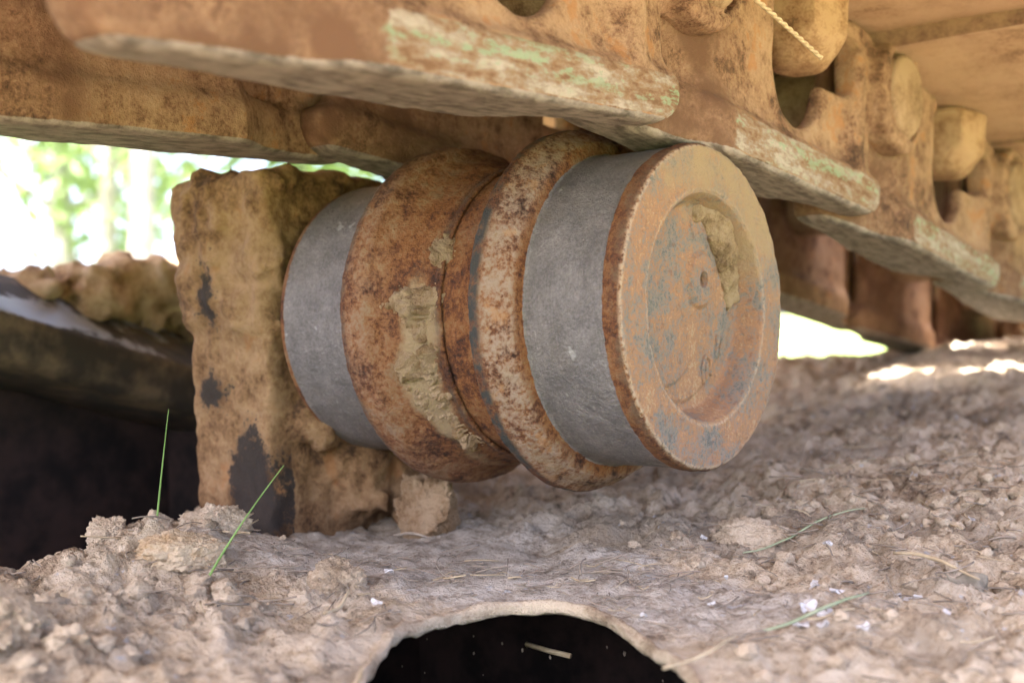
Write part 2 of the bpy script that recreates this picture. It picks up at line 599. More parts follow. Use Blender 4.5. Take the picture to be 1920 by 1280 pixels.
def mat_ground():
    t = NT("grass_and_fill_earth")
    n = t.noise(1.2, 6, 0.65)
    n2 = t.noise(0.35, 5, 0.6)
    c = t.mix(t.ramp(n, .35, .65), (0.11, 0.17, 0.045), (0.20, 0.24, 0.09))
    e = t.mix(t.ramp(t.noise(5, 6, .65), .35, .65), (0.18, 0.128, 0.082), (0.30, 0.22, 0.145))  # tan earth round the machine, added to warm the bounced light
    ln = t.n("ShaderNodeVectorMath")
    ln.operation = 'LENGTH'
    t.l(t.oc, ln.inputs[0])
    m = t.ramp(t.math('ADD', ln.outputs["Value"], t.math('MULTIPLY', n2, 3.0)), 5.2, 6.6)
    return t.done(t.mix(m, e, c), .95, t.bump(n, .5, .05), spec=.1)

M = dict(
    roller=mat_roller(), link=mat_link(), soil=mat_soil(), post=mat_post(), beam=mat_beam(),
    shoe=mat_dusty("track_shoe_dust", (0.190, 0.111, 0.068), (0.335, 0.219, 0.136), (0.407, 0.278, 0.179), 0.8, 0.35),
    shoe_edge=mat_dusty("track_shoe_edge", (0.100, 0.056, 0.040), (0.181, 0.103, 0.072), (0.271, 0.167, 0.108), 1.0, 0.4),
    nut=mat_dusty("nut_dust", (0.090, 0.046, 0.025), (0.235, 0.132, 0.072), (0.362, 0.235, 0.140), 1.6, 0.6, 0.0015),
    pin=mat_dusty("bushing_steel", (0.10, 0.055, 0.032), (0.21, 0.13, 0.078), (0.31, 0.21, 0.135), 1.4, 0.5, 0.0015),
    mud=mat_dusty("dry_mud", (0.15, 0.085, 0.042), (0.36, 0.228, 0.125), (0.49, 0.345, 0.215), 2.6, 1.0, 0.004),
    dust=mat_dusty("packed_dust", (0.15, 0.095, 0.050), (0.29, 0.198, 0.112), (0.38, 0.275, 0.165), 2.6, 0.9, 0.003),
    clod=mat_dusty("soil_clod", (0.20, 0.142, 0.092), (0.39, 0.30, 0.208), (0.54, 0.435, 0.32), 2.0, 0.8, 0.004),
    clay=mat_dusty("clay_clod", (0.22, 0.135, 0.066), (0.39, 0.275, 0.16), (0.50, 0.395, 0.275), 2.0, 0.7, 0.003),
    dark=mat_plain("bay_shade_black", (0.0006, 0.0005, 0.0005), (0.0014, 0.0008, 0.0008), 18, 0.95, 0.03),  # blacker than any paint: the bay's shade is put into the colour
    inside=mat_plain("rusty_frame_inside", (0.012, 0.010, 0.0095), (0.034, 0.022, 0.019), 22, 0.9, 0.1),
    straw=mat_plain("dry_straw", (0.30, 0.23, 0.14), (0.44, 0.355, 0.235), 60, 0.7),
    twig=mat_plain("grey_twig", (0.16, 0.13, 0.10), (0.27, 0.22, 0.17), 90, 0.85),
    twine=mat_plain("pale_twine", (0.36, 0.27, 0.165), (0.46, 0.36, 0.235), 300, 0.8),
    grass=mat_plain("grass_blade", (0.15, 0.27, 0.06), (0.22, 0.36, 0.10), 60, 0.5, 0.4, trans=0.3),
    oldgrass=mat_plain("faded_grass", (0.24, 0.29, 0.17), (0.34, 0.37, 0.24), 60, 0.6, 0.3, trans=0.2),
    flake=mat_plain("pale_flake", (0.34, 0.32, 0.31), (0.56, 0.545, 0.54), 140, 0.6, 0.4),
    leaf=mat_plain("dead_leaf", (0.13, 0.11, 0.08), (0.25, 0.21, 0.155), 80, 0.7, trans=0.15),
    foliage=mat_plain("foliage", (0.12, 0.175, 0.065), (0.19, 0.25, 0.11), 3, 0.5, 0.4, 0.0, trans=0.45),
    bark=mat_plain("bark", (0.20, 0.18, 0.175), (0.30, 0.275, 0.27), 14, 0.9, 0.2, 0.6, 0.02),
    lawn=mat_ground(),
)

# ================================================================== SETTING
# ground far below the machine, out to the horizon
g = 40
ax = np.sign(np.linspace(-1, 1, g)) * np.abs(np.linspace(-1, 1, g)) ** 3 * 500
X, Y = np.meshgrid(ax, ax, indexing='ij')
Z = -1.0 + 0.04 * fbm(np.stack([X * .6, Y * .6, 0 * X], -1), 3)
V = np.stack([X, Y, Z], -1).reshape(-1, 3)
I = np.arange(g * g).reshape(g, g)
F = np.stack([I[:-1, :-1], I[1:, :-1], I[1:, 1:], I[:-1, 1:]], -1).reshape(-1, 4)
obj("ground", mesh_np("ground", V, F), M["lawn"], kind="structure")

# ------------------------------------------------------------------ soil lying on the track frame
HOLE = np.array([(-.052,-.252),(-.072,-.205),(-.062,-.158),(-.028,-.132),(.016,-.148),(.060,-.182),(.104,-.224),(.145,-.285),(.120,-.345),(.050,-.352),(-.012,-.308)])
def catmull(P, n=8):
    P = np.asarray(P)
    out = []
    N = len(P)
    for i in range(N):
        p0, p1, p2, p3 = P[i - 1], P[i], P[(i + 1) % N], P[(i + 2) % N]
        for t in np.linspace(0, 1, n, endpoint=False):
            out.append(0.5 * ((2*p1) + (-p0+p2)*t + (2*p0-5*p1+4*p2-p3)*t*t + (-p0+3*p1-3*p2+p3)*t**3))
    return np.array(out)
HP = catmull(HOLE, 12)
HP = np.stack([np.convolve(np.concatenate([HP[-12:, j], HP[:, j], HP[:12, j]]), np.ones(25) / 25, 'valid') for j in (0, 1)], 1)
HP = HP.mean(0) + (HP - HP.mean(0)) * 1.03 + np.array([.008, .006])

def sd_poly(P, poly):
    x, y = P[..., 0], P[..., 1]
    d = np.full(x.shape, 1e9)
    ins = np.zeros(x.shape, bool)
    for i in range(len(poly)):
        a, b = poly[i - 1], poly[i]
        e = b - a
        w0, w1 = x - a[0], y - a[1]
        t = np.clip((w0 * e[0] + w1 * e[1]) / (e @ e), 0, 1)
        d = np.minimum(d, (w0 - t * e[0]) ** 2 + (w1 - t * e[1]) ** 2)
        c = ((a[1] > y) != (b[1] > y)) & (x < (b[0] - a[0]) * (y - a[1]) / (b[1] - a[1] + 1e-15) + a[0])
        ins ^= c
    return np.where(ins, -1, 1) * np.sqrt(d)

def soil_film(x, y):
    m = np.exp(-(((x + .19) / .13) ** 2 + ((y + .09) / .13) ** 2) ** 2)
    m2 = np.exp(-(((x + .02) / .16) ** 2 + ((y + .10) / .07) ** 2) ** 2)
    return np.clip(m + 0.8 * m2, 0, 1)

def soil_base(x, y):
    z = -0.158 + sstep(-.45, .0, x - .3 * np.minimum(y, .4) + .15) * (0.055 * sstep(-.02, .75, y)) + .040 * sstep(.45, 1.1, y) + .03 * sstep(.05, -.45, x) * sstep(.5, 1.1, y)
    z = z + 0.020 * np.exp(-(((x - .05) / .16) ** 2 + ((y - .22) / .16) ** 2))
    z = z - 0.006 * sstep(.08, .3, x)
    # crumbly mound on the left
    z = z + 0.030 * np.exp(-(((x + .255) / .07) ** 2 + ((y + .215) / .075) ** 2))
    z = z + 0.014 * np.exp(-(((x + .20) / .11) ** 2 + ((y + .36) / .12) ** 2))
    # the far edge of the frame
    edge = np.interp(y, [-.7, -.35, -.22, -.14, -.11, .1, .3, .8, 1.5], [-.36, -.325, -.335, -.36, -.43, -.46, -.50, -.75, -.75])
    edge = edge + 0.02 * perlin(np.stack([y * 14, y * 0 + 3.3, y * 0], -1))
    z = z - 0.55 * sstep(0, 0.16, edge - x)
    z = z - 0.8 * sstep(1.35, 1.75, y) - 0.8 * sstep(.46, .7, x)
    return z

def soil_z(x, y):
    P = np.stack([x, y, 0 * x], -1)
    film = soil_film(x, y)
    amp = 1 - 0.80 * film
    hd = sd_poly(P, HP) if np.ndim(x) else 1
    near_hole = np.exp(-(np.maximum(hd, 0) / .02) ** 2)
    amp = amp * (1 - .75 * near_hole)
    n = 0.016 * fbm(P * 9 + 5, 3) + amp * (0.023 * fbm(P * 26, 4, .56) + 0.013 * (0.22 - np.abs(fbm(P * 42 + 9, 4, .55))) + 0.0085 * fbm(P * 140, 3, .6))
    return soil_base(x, y) + n * (1 - .5 * near_hole) - 0.003 * near_hole

sx = np.concatenate([np.linspace(-1.0, -.42, 70, endpoint=False), np.arange(-.42, .30, .0027), np.linspace(.3, .72, 50)])
sy = np.concatenate([np.linspace(-.62, -.45, 30, endpoint=False), np.arange(-.45, .45, .0030), np.linspace(.45, 1.8, 250)])
X, Y = np.meshgrid(sx, sy, indexing='ij')
Z = soil_z(X, Y)
SOIL_Z = Z
V = np.stack([X, Y, Z], -1).reshape(-1, 3)
I = np.arange(X.size).reshape(X.shape)
F = np.stack([I[:-1, :-1], I[1:, :-1], I[1:, 1:], I[:-1, 1:]], -1).reshape(-1, 4)
hd = sd_poly(V[:, :2], HP)
F = F[(hd[F] > 0.0).all(1)]
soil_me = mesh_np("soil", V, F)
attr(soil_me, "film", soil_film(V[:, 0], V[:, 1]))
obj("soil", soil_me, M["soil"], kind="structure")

# ------------------------------------------------------------------ track frame: rim of the opening, dark box beneath
frame = thing("undercarriage", "grimy dark steel track frame with a round opening, buried in soil under the roller", "undercarriage", (0, 0, -.2))
def fobj(name, me, mat, **k):
    o = obj(name, me, mat, frame, **k)
    o.location = (0, 0, .2)
    return o
n = len(HP)
nr = 12
ring = []
for i in range(n):
    p = HP[i]
    tg = HP[(i + 1) % n] - HP[i - 1]
    tg /= np.linalg.norm(tg)
    nv = np.array([tg[1], -tg[0]])
    if sd_poly((p + nv * .004)[None], HP)[0] < 0:
        nv = -nv
    zc = float(soil_z(np.array([p[0] + nv[0] * .006]), np.array([p[1] + nv[1] * .006]))[0])
    for j in range(nr):
        a = 2 * math.pi * j / nr
        rr = .0029 * (1 + .9 * float(fbm(np.array([p[0] * 60, p[1] * 60, j * 1.1]), 3)))
        q = p + nv * (.0025 + rr * math.cos(a))
        ring.append((q[0], q[1], zc - .0025 + 1.3 * rr * math.sin(a)))
RF = [[i * nr + j, i * nr + (j + 1) % nr, ((i + 1) % n) * nr + (j + 1) % nr, ((i + 1) % n) * nr + j] for i in range(n) for j in range(nr)]
rim = mesh_np("opening_rim", np.array(ring), np.array(RF))
fobj("opening_rim", rim, M["clod"])

def box_mesh(name, lo, hi, flip=False, bevel=0.0):
    lo, hi = np.array(lo, float), np.array(hi, float)
    V = np.array([(x, y, z) for x in (lo[0], hi[0]) for y in (lo[1], hi[1]) for z in (lo[2], hi[2])])
    F = np.array([(0, 1, 3, 2), (4, 6, 7, 5), (0, 4, 5, 1), (2, 3, 7, 6), (0, 2, 6, 4), (1, 5, 7, 3)])
    if flip:
        F = F[:, ::-1]
    return mesh_np(name, V, F, False)
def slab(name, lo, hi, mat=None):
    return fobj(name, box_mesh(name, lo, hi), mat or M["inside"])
# walls of the hollow frame under the soil
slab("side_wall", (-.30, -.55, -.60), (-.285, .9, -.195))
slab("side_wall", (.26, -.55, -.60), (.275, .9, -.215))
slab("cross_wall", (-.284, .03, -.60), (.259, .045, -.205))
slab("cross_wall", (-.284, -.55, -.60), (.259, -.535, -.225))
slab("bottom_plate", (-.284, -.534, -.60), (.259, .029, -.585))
# bay below the beam: walls and floor added to keep it dark
slab("bay_wall", (-.76, -1.3, -.62), (-.74, .119, .02))
slab("bay_wall", (-.76, .12, -.62), (-.36, .14, -.08))
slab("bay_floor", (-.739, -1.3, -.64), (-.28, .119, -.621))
slab("bay_wall", (-.80, -1.33, -.62), (-.28, -1.301, .0))
slab("bay_wall", (-.279, -1.3, -.62), (-.27, -.56, -.16))

# ------------------------------------------------------------------ beam behind the bracket
def beam():
    n = 60
    t = np.linspace(0, 1, n)
    P0 = np.array([-.60, -.34, .045])
    P1 = np.array([-.60, .13, -.096])
    prof = [(0.0, -.002), (.001, .030), (-.006, .036), (-.085, .083), (-.095, .083), (-.12, .02), (-.12, -.02), (-.01, -.012)]
    V = []
    pa = []
    for k in range(n):
        c = P0 * (1 - t[k]) + P1 * t[k]
        for j, (dx, dz) in enumerate(prof):
            w = .003 * perlin(np.array([t[k] * 9, j * 1.7, 2.2]))
            V.append(c + np.array([dx + w, 0, dz + w]))
            pa.append((.95 - .75 * t[k] * t[k]) if j == 2 else (.35 if j == 3 else 0.0))
    m = len(prof)
    F = [[i * m + j, (i + 1) * m + j, (i + 1) * m + (j + 1) % m, i * m + (j + 1) % m] for i in range(n - 1) for j in range(m)]
    # finer strip on the painted face so the paint edge follows the bend
    me = mesh_np("bar", np.array(V), np.array(F))
    attr(me, "paint", pa)
    return me
bm_t = thing("frame_beam", "brown frame beam with worn pale paint and clods on top, behind the mud-caked bracket", "beam", (-.60, -.1, -.05))
o = obj("bar", beam(), M["beam"], bm_t)
o.location = (.60, .1, .05)
# mud on its top
def bmud(P):
    y = P[..., 1]
    zc = np.interp(y, [-.34, .13], [.045 + .083, -.096 + .083]) + np.interp(y, [-.34, -.14, .0, .13], [-.055, -.045, .008, .040])
    d = np.sqrt(((P[..., 0] + .70) / 1.9) ** 2 + ((P[..., 2] - zc) / 1.0) ** 2) - np.interp(y, [-.35, -.1, .13], [.010, .020, .044])
    return d * .7 + .030 * fbm(P * 22, 4, .55)
V, F = surface_nets(bmud, (-.80, -.36, -.10), (-.57, .15, .14), .005)
me = mesh_np("dried_mud", V, F)
o = obj("dried_mud", me, M["mud"], bm_t)
o.location = (.60, .1, .05)

# ------------------------------------------------------------------ bracket (mud-caked post) that carries the roller shaft
br = thing("roller_bracket", "mud-caked steel bracket post standing behind the inner end of the roller", "bracket", (-.35, -.03, -.155))
def post_sdf(P):
    core = sd_box(P, (-.345, -.033, -.05), (.045, .066, .155), .004)
    # swollen crust at the top, wider towards the far-left corner
    cap = sd_box(P, (-.350, -.028, .050), (.050, .075, .058), .012)
    nA = fbm(P * 20 + 4, 4, .58)
    cap = cap + .026 * nA + .008 * fbm(P * 75 + 1, 2)
    d = smin(core, cap, .018)
    # lumps at the foot and under the roller, on the +X face
    for c, r in (((-.295, -.01, -.11), .036), ((-.285, .03, -.135), .030), ((-.29, -.055, -.065), .028), ((-.272, .018, -.155), .028), ((-.30, .03, -.08), .04)):
        q = np.linalg.norm((P - np.array(c)) / np.array((.55, 1, 1)), axis=-1) - r
        q = q * .7 + .022 * nA
        d = smin(d, q, .014)
    return d + .0040 * fbm(P * 70, 2)
V, F = surface_nets(post_sdf, (-.43, -.14, -.215), (-.235, .09, .14), .0032)
me = mesh_np("post", V, F)
# bare black steel showing: a lower corner on the left face and two patches
x, y, z = V.T
bare = np.exp(-(((x + .322) / .030) ** 2 + ((z + .128) / .055) ** 2) ** 2) * (y < -.080) * sstep(.06, -.01, (z + .085) + (x + .345) * -1.2)
bare = np.maximum(bare, .95 * np.exp(-(((x + .365) / .020) ** 2 + ((z + .052) / .018) ** 2)) * (y < -.08))
bare = np.maximum(bare, .78 * np.exp(-(((x + .360) / .015) ** 2 + ((z - .020) / .028) ** 2)) * (y < -.08))
attr(me, "bare", bare)
o = obj("post", me, M["post"], br)
o.location = (.35, .03, .155)
sh = tube_mesh("shaft", [(-.31, 0, 0), (-.24, 0, 0)], .045, 32)
o = obj("shaft", sh, M["nut"], br)
o.location = (.35, .03, .155)

# ================================================================== CARRIER ROLLER
roller = thing("carrier_roller", "rusty double-flanged carrier roller with worn grey treads and a recessed round end", "roller")
def resample(prof, n):
    P = np.array(prof, float)
    d = np.r_[0, np.cumsum(np.linalg.norm(np.diff(P, axis=0), axis=1))]
    # keep corners: linear resample
    return np.stack([np.interp(np.linspace(0, d[-1], n), d, P[:, k]) for k in (0, 1)], 1)
def chaikin(P, it=2):
    P = np.array(P, float)
    for _ in range(it):
        Q = [P[0]]
        for a, b in zip(P[:-1], P[1:]):
            Q += [a * .75 + b * .25, a * .25 + b * .75]
        Q.append(P[-1])
        P = np.array(Q)
    return P

def lathe(prof, n, seg, disp=None):
    pr = resample(chaikin(prof, 1), n)
    th = np.arange(seg) * 2 * np.pi / seg
    X = np.repeat(pr[:, 0][:, None], seg, 1)
    r = pr[:, 1][:, None]
    P = np.stack([X, r * np.cos(th), r * np.sin(th)], -1)
    tn = np.gradient(pr, axis=0)
    nx, nrr = -tn[:, 1], tn[:, 0]
    L = np.hypot(nx, nrr) + 1e-9
    nx, nrr = nx / L, nrr / L           # sign fixed by the caller's profile direction
    N = np.stack([np.repeat(nx[:, None], seg, 1), nrr[:, None] * np.cos(th), nrr[:, None] * np.sin(th)], -1)
    if disp is not None:
        P = P - N * disp(P)[..., None]
    I = np.arange(n * seg).reshape(n, seg)
    J = np.roll(I, -1, 1)
    F = np.stack([I[:-1], I[1:], J[1:], J[:-1]], -1).reshape(-1, 4)
    return P.reshape(-1, 3), F

def roller_attrs(me, V, cover=False):
    x = V[:, 0]
    r = np.hypot(V[:, 1], V[:, 2])
    cyl = (r > .0985) & (r < .1012)
    worn = np.where(cyl, sstep(-.0105, -.0135, x) * sstep(-.0700, -.0650, x) + sstep(-.2100, -.2150, x) * sstep(-.2825, -.2790, x), 0)
    face = ((x > -.0250) & (r < .0985)).astype(float)
    if cover:
        face = np.ones(len(V))
    dark = sstep(-.0855, -.0895, x) * sstep(-.1000, -.0975, x) * (r > .1125) + .75 * np.exp(-((x + .137) / .0035) ** 2) + .55 * np.exp(-((x + .003) / .006) ** 2) * (r > .0995) + .6 * sstep(-.1965, -.2010, x) * sstep(-.209, -.207, x) * (r > .102)
    dusty = .95 * sstep(-.0675, -.0705, x) * sstep(-.0895, -.0845, x) * (r > .101) + .35 * np.exp(-((x + .190) / .02) ** 2) * (r > .105)
    dusty = np.maximum(dusty, .9 * ((x > -.0009) & (r > .0955)))
    z, y = V[:, 2], V[:, 1]
    mud = .80 * np.exp(-((x + .150) / .020) ** 2) * sstep(.095, .0, np.abs(z + .01)) * (y < 0)
    mud = mud + .6 * np.exp(-((x + .155) / .012) ** 2) * sstep(-.02, -.06, z)
    mud = np.maximum(mud, .70 * face * sstep(-.03, .105, z + .45 * y))     # dust settled on the upper right of the end
    mud = np.maximum(mud, .5 * sstep(-.05, -.11, z) * np.exp(-((x + .078) / .012) ** 2) * (r > .101))
    attr(me, "edge", .8 * np.exp(-((r - .0985) / .0011) ** 2) * (x > -.0025) + .6 * np.exp(-((r - .0728) / .0010) ** 2) * (x > -.004))
    attr(me, "worn", worn)
    attr(me, "face", face)
    attr(me, "dark", np.clip(dark, 0, 1))
    attr(me, "dusty", np.clip(dusty, 0, 1))
    attr(me, "mud", mud)

def rough_disp(P):
    r = np.hypot(P[..., 1], P[..., 2])
    x = P[..., 0]
    tread = (np.abs(r - .0998) < .0014) & (((x < -.012) & (x > -.068)) | (x < -.212))
    a = np.where(tread, .00015, .0010)
    return a * 1.6 * fbm(P * 75, 4, .6) + np.where(tread, 0, .0007) * fbm(P * 14, 2)

SEG = 400
front_prof = [(-.0009, .0712), (-.0002, .0722), (0, .0740), (0, .0940), (0, .0975), (-.0010, .0994), (-.0030, .1004), (-.0105, .1007), (-.0120, .1002), (-.0128, .0997),
              (-.0160, .0997), (-.0400, .0996), (-.0640, .0997), (-.0665, .1000), (-.0678, .1015), (-.0684, .1060), (-.0694, .1088), (-.0720, .1106), (-.0790, .1140),
              (-.0850, .1168), (-.0872, .1181), (-.0890, .1187), (-.0942, .1187), (-.0955, .1178), (-.0962, .1150), (-.0968, .1020), (-.0985, .0992), (-.1010, .0985), (-.1280, .0985), (-.1335, .0980)]
V, F = lathe(front_prof, 260, SEG, rough_disp)
me = mesh_np("outer_tread", V, F)
roller_attrs(me, V)
obj("outer_tread", me, M["roller"], roller)

back_prof = [(-.1330, .0960), (-.1340, .0998), (-.1365, .1008), (-.1385, .1000), (-.1400, .1008), (-.1460, .1018), (-.1580, .1045), (-.1720, .1096), (-.1800, .1150),
             (-.1835, .1180), (-.1920, .1191), (-.2010, .1190), (-.2035, .1182), (-.2045, .1160), (-.2056, .1060), (-.2068, .1015), (-.2095, .0998), (-.2450, .0996), (-.2790, .0997),
             (-.2805, .1003), (-.2850, .0998), (-.2862, .0970), (-.2865, .0600), (-.2865, .0400)]
V, F = lathe(back_prof, 240, SEG, rough_disp)
me = mesh_np("inner_tread", V, F)
roller_attrs(me, V)
obj("inner_tread", me, M["roller"], roller)

# recessed end: built as a height field over the disc so that boss, steps and dents are real
def end_disc():
    nr_, ns = 110, 300
    r = np.linspace(0, .0716, nr_)
    th = np.arange(ns) * 2 * np.pi / ns
    Rr, T = np.meshgrid(r, th, indexing='ij')
    Yy, Zz = Rr * np.cos(T), Rr * np.sin(T)
    x = -.0170 * sstep(.0718, .0625, Rr)                       # sloping wall of the recess
    x = np.where(Rr > .0712, -.0010, x)
    # floor dished towards the lower right, raised crescent at the left
    x = x - .0040 * sstep(.060, .0, np.hypot(Yy - .024, Zz + .030)) * (Rr < .066)
    x = x + .0024 * sstep(.0615, .0575, np.hypot(Yy + .035, Zz - .012)) * (Rr < .066)
    x = x + .0018 * sstep(.0640, .0600, np.hypot(Yy + .010, Zz - .004)) * (Rr < .066)
    # boss round the plug hole
    db = np.hypot(Yy - .012, Zz - .0175)
    x = x + .0030 * sstep(.0195, .0150, db)
    x = x - .0130 * sstep(.0050, .0040, np.hypot((Yy - .012), (Zz - .0175)))
    x = x + .0006 * fbm(np.stack([x * 0, Yy * 80, Zz * 80], -1), 4)
    P = np.stack([x, Yy, Zz], -1)
    I = np.arange(nr_ * ns).reshape(nr_, ns)
    J = np.roll(I, -1, 1)
    F = np.stack([I[:-1], I[1:], J[1:], J[:-1]], -1).reshape(-1, 4)
    return P.reshape(-1, 3), F, x
V, F, hx = end_disc()
def cover_x(a, b):
    return float(V_cover[np.argmin((V_cover[:, 1] - a) ** 2 + (V_cover[:, 2] - b) ** 2), 0])
V_cover = V.copy()
me = mesh_np("end_cover", V, F)
roller_attrs(me, V, True)
end_cover = obj("end_cover", me, M["roller"], roller)

# raised cast marks on the cover, low on the right
def cast_mark(name, strokes, w=.0022):
    Vs, Fs = [], []
    k = 0
    for pts in strokes:
        pts = np.array(pts, float)
        P3 = np.c_[np.full(len(pts), 0.0), pts]
        P3[:, 0] = [cover_x(a, b) + .0002 for a, b in pts]
        t = np.linspace(0, 1, 14)
        tt = np.linspace(0, 1, len(pts))
        P3 = np.stack([np.interp(t, tt, P3[:, j]) for j in range(3)], 1)
        v, f, c = tube(P3, w * (1 + .15 * np.sin(t * 9)), 8)
        Vs.append(v)
        Fs.append((f + k, c + k))
        k += len(v)
    return mesh_np(name, np.concatenate(Vs), [np.concatenate([a for a, _ in Fs]), np.concatenate([b for _, b in Fs])])
def mark_attr(me):
    V = np.empty(len(me.vertices) * 3, np.float32)
    me.vertices.foreach_get("co", V)
    roller_attrs(me, V.reshape(-1, 3), True)
    return me
me = mark_attr(cast_mark("cast_mark", [[(.022, -.049), (.0215, -.038), (.026, -.031), (.032, -.033), (.0325, -.044)], [(.0265, -.035), (.027, -.046)]], .0017))
obj("cast_mark", me, M["roller"], end_cover)
me = mark_attr(cast_mark("cast_mark", [[(.041, -.018), (.0405, -.025), (.040, -.033)], [(.047, -.019), (.0455, -.031)]], .0016))
obj("cast_mark", me, M["roller"], end_cover)

# weld seam beads between the two halves
def weld():
    th = np.linspace(0, 2 * np.pi, 900, endpoint=False)
    rr = .0995 + .0012 * fbm(np.c_[np.cos(th) * 9, np.sin(th) * 9, th * 0], 3) 
    xx = -.1345 + .0012 * fbm(np.c_[np.cos(th) * 6, np.sin(th) * 6, th * 0 + 4], 3)
    w = .0013 + .00015 * np.sin(th * 150) + .0005 * fbm(np.c_[np.cos(th) * 20, np.sin(th) * 20, th * 0], 3)
    seg = 8
    V = []
    for j in range(seg):
        a = 2 * np.pi * j / seg
        V.append(np.stack([xx + w * 1.6 * np.cos(a), (rr + w * np.sin(a)) * np.cos(th), (rr + w * np.sin(a)) * np.sin(th)], -1))
    V = np.stack(V, 1).reshape(-1, 3)
    n = len(th)
    F = [[i * seg + j, ((i + 1) % n) * seg + j, ((i + 1) % n) * seg + (j + 1) % seg, i * seg + (j + 1) % seg] for i in range(n) for j in range(seg)]
    return V, np.array(F)
V, F = weld()
me = mesh_np("weld_seam", V, F)
roller_attrs(me, V)
obj("weld_seam", me, M["roller"], roller)

# dried mud stuck between the flanges (real lumps on the surface)
BP = resample(chaikin(back_prof, 1), 400)
def valley_r(x):
    o = np.argsort(BP[:, 0])
    ok = BP[o, 1] > .05
    return np.where(x < -.1335, np.interp(x, BP[o, 0], BP[o, 1]), .0985)
def stuck_mud():
    xs = np.linspace(-.190, -.112, 170)
    al = np.linspace(R(-75), R(45), 420)          # angle from -Y, positive up
    Xs, A = np.meshgrid(xs, al, indexing='ij')
    r0 = valley_r(Xs)
    Zs = r0 * np.sin(A)
    P = np.stack([Xs, A * .1, 0 * Xs], -1)
    m = 1.15 * np.exp(-(((Xs + .152 + .10 * (A - .15) * .12) / .016) ** 2 + ((A - .06) / .15) ** 2))
    m = np.maximum(m, .85 * np.exp(-(((Xs + .138) / .012) ** 2 + ((A - .40) / .10) ** 2)))
    m = np.maximum(m, .9 * np.exp(-(((Xs + .160) / .010) ** 2 + ((A + .30) / .12) ** 2)))
    m = np.maximum(m, .62 * np.exp(-(((Xs + .1475) / .009) ** 2)) * sstep(.45, .1, A) * sstep(-1.30, -.9, A))
    m = np.maximum(m, .55 * np.exp(-(((Xs + .160) / .006) ** 2)) * sstep(-.35, -.5, A) * sstep(-.85, -.6, A))
    n = fbm(P * 70 + 2, 4, .58)
    n2 = fbm(P * 260, 3, .6)
    h = (m - .42 + .80 * n) * .0140 + .0036 * n2 * (m > .15)
    h = h - .007 * np.exp(-(fbm(P * 55 + 31, 3) / .03) ** 2)
    h = np.minimum(h, .0115 + .005 * n2)
    rr = r0 + h
    V = np.stack([Xs, -rr * np.cos(A), rr * np.sin(A)], -1).reshape(-1, 3)
    I = np.arange(Xs.size).reshape(Xs.shape)
    F = np.stack([I[:-1, :-1], I[:-1, 1:], I[1:, 1:], I[1:, :-1]], -1).reshape(-1, 4)
    keep = (h.ravel()[F] > -.0006).any(1)
    F = F[keep]
    u, inv = np.unique(F, return_inverse=True)
    return V[u], inv.reshape(F.shape)
V, F = stuck_mud()
obj("dried_mud", mesh_np("dried_mud", V, F), M["mud"], roller)

# lump of earth lodged in the recess, upper right
def recess_mud(P):
    d = 1e9
    for c, r in (((-.0155, .047, .038), .0150), ((-.0155, .040, .049), .014), ((-.0160, .054, .024), .011), ((-.0160, .028, .058), .011), ((-.0170, .057, .008), .008), ((-.0165, .014, .062), .008)):
        q = np.linalg.norm((P - np.array(c)) / np.array((.62, 1, 1)), axis=-1) - r
        d = smin(d, q, .006) if not np.isscalar(d) else q
    d = d * .8 + .0085 * fbm(P * 75, 4, .62)
    rr = np.hypot(P[..., 1], P[..., 2])
    return np.maximum(np.maximum(d, rr - .0705), P[..., 0] + .0015)
V, F = surface_nets(recess_mud, (-.030, .000, -.010), (.004, .075, .078), .0011)
obj("dried_mud", mesh_np("dried_mud", V, F), M["dust"], end_cover)

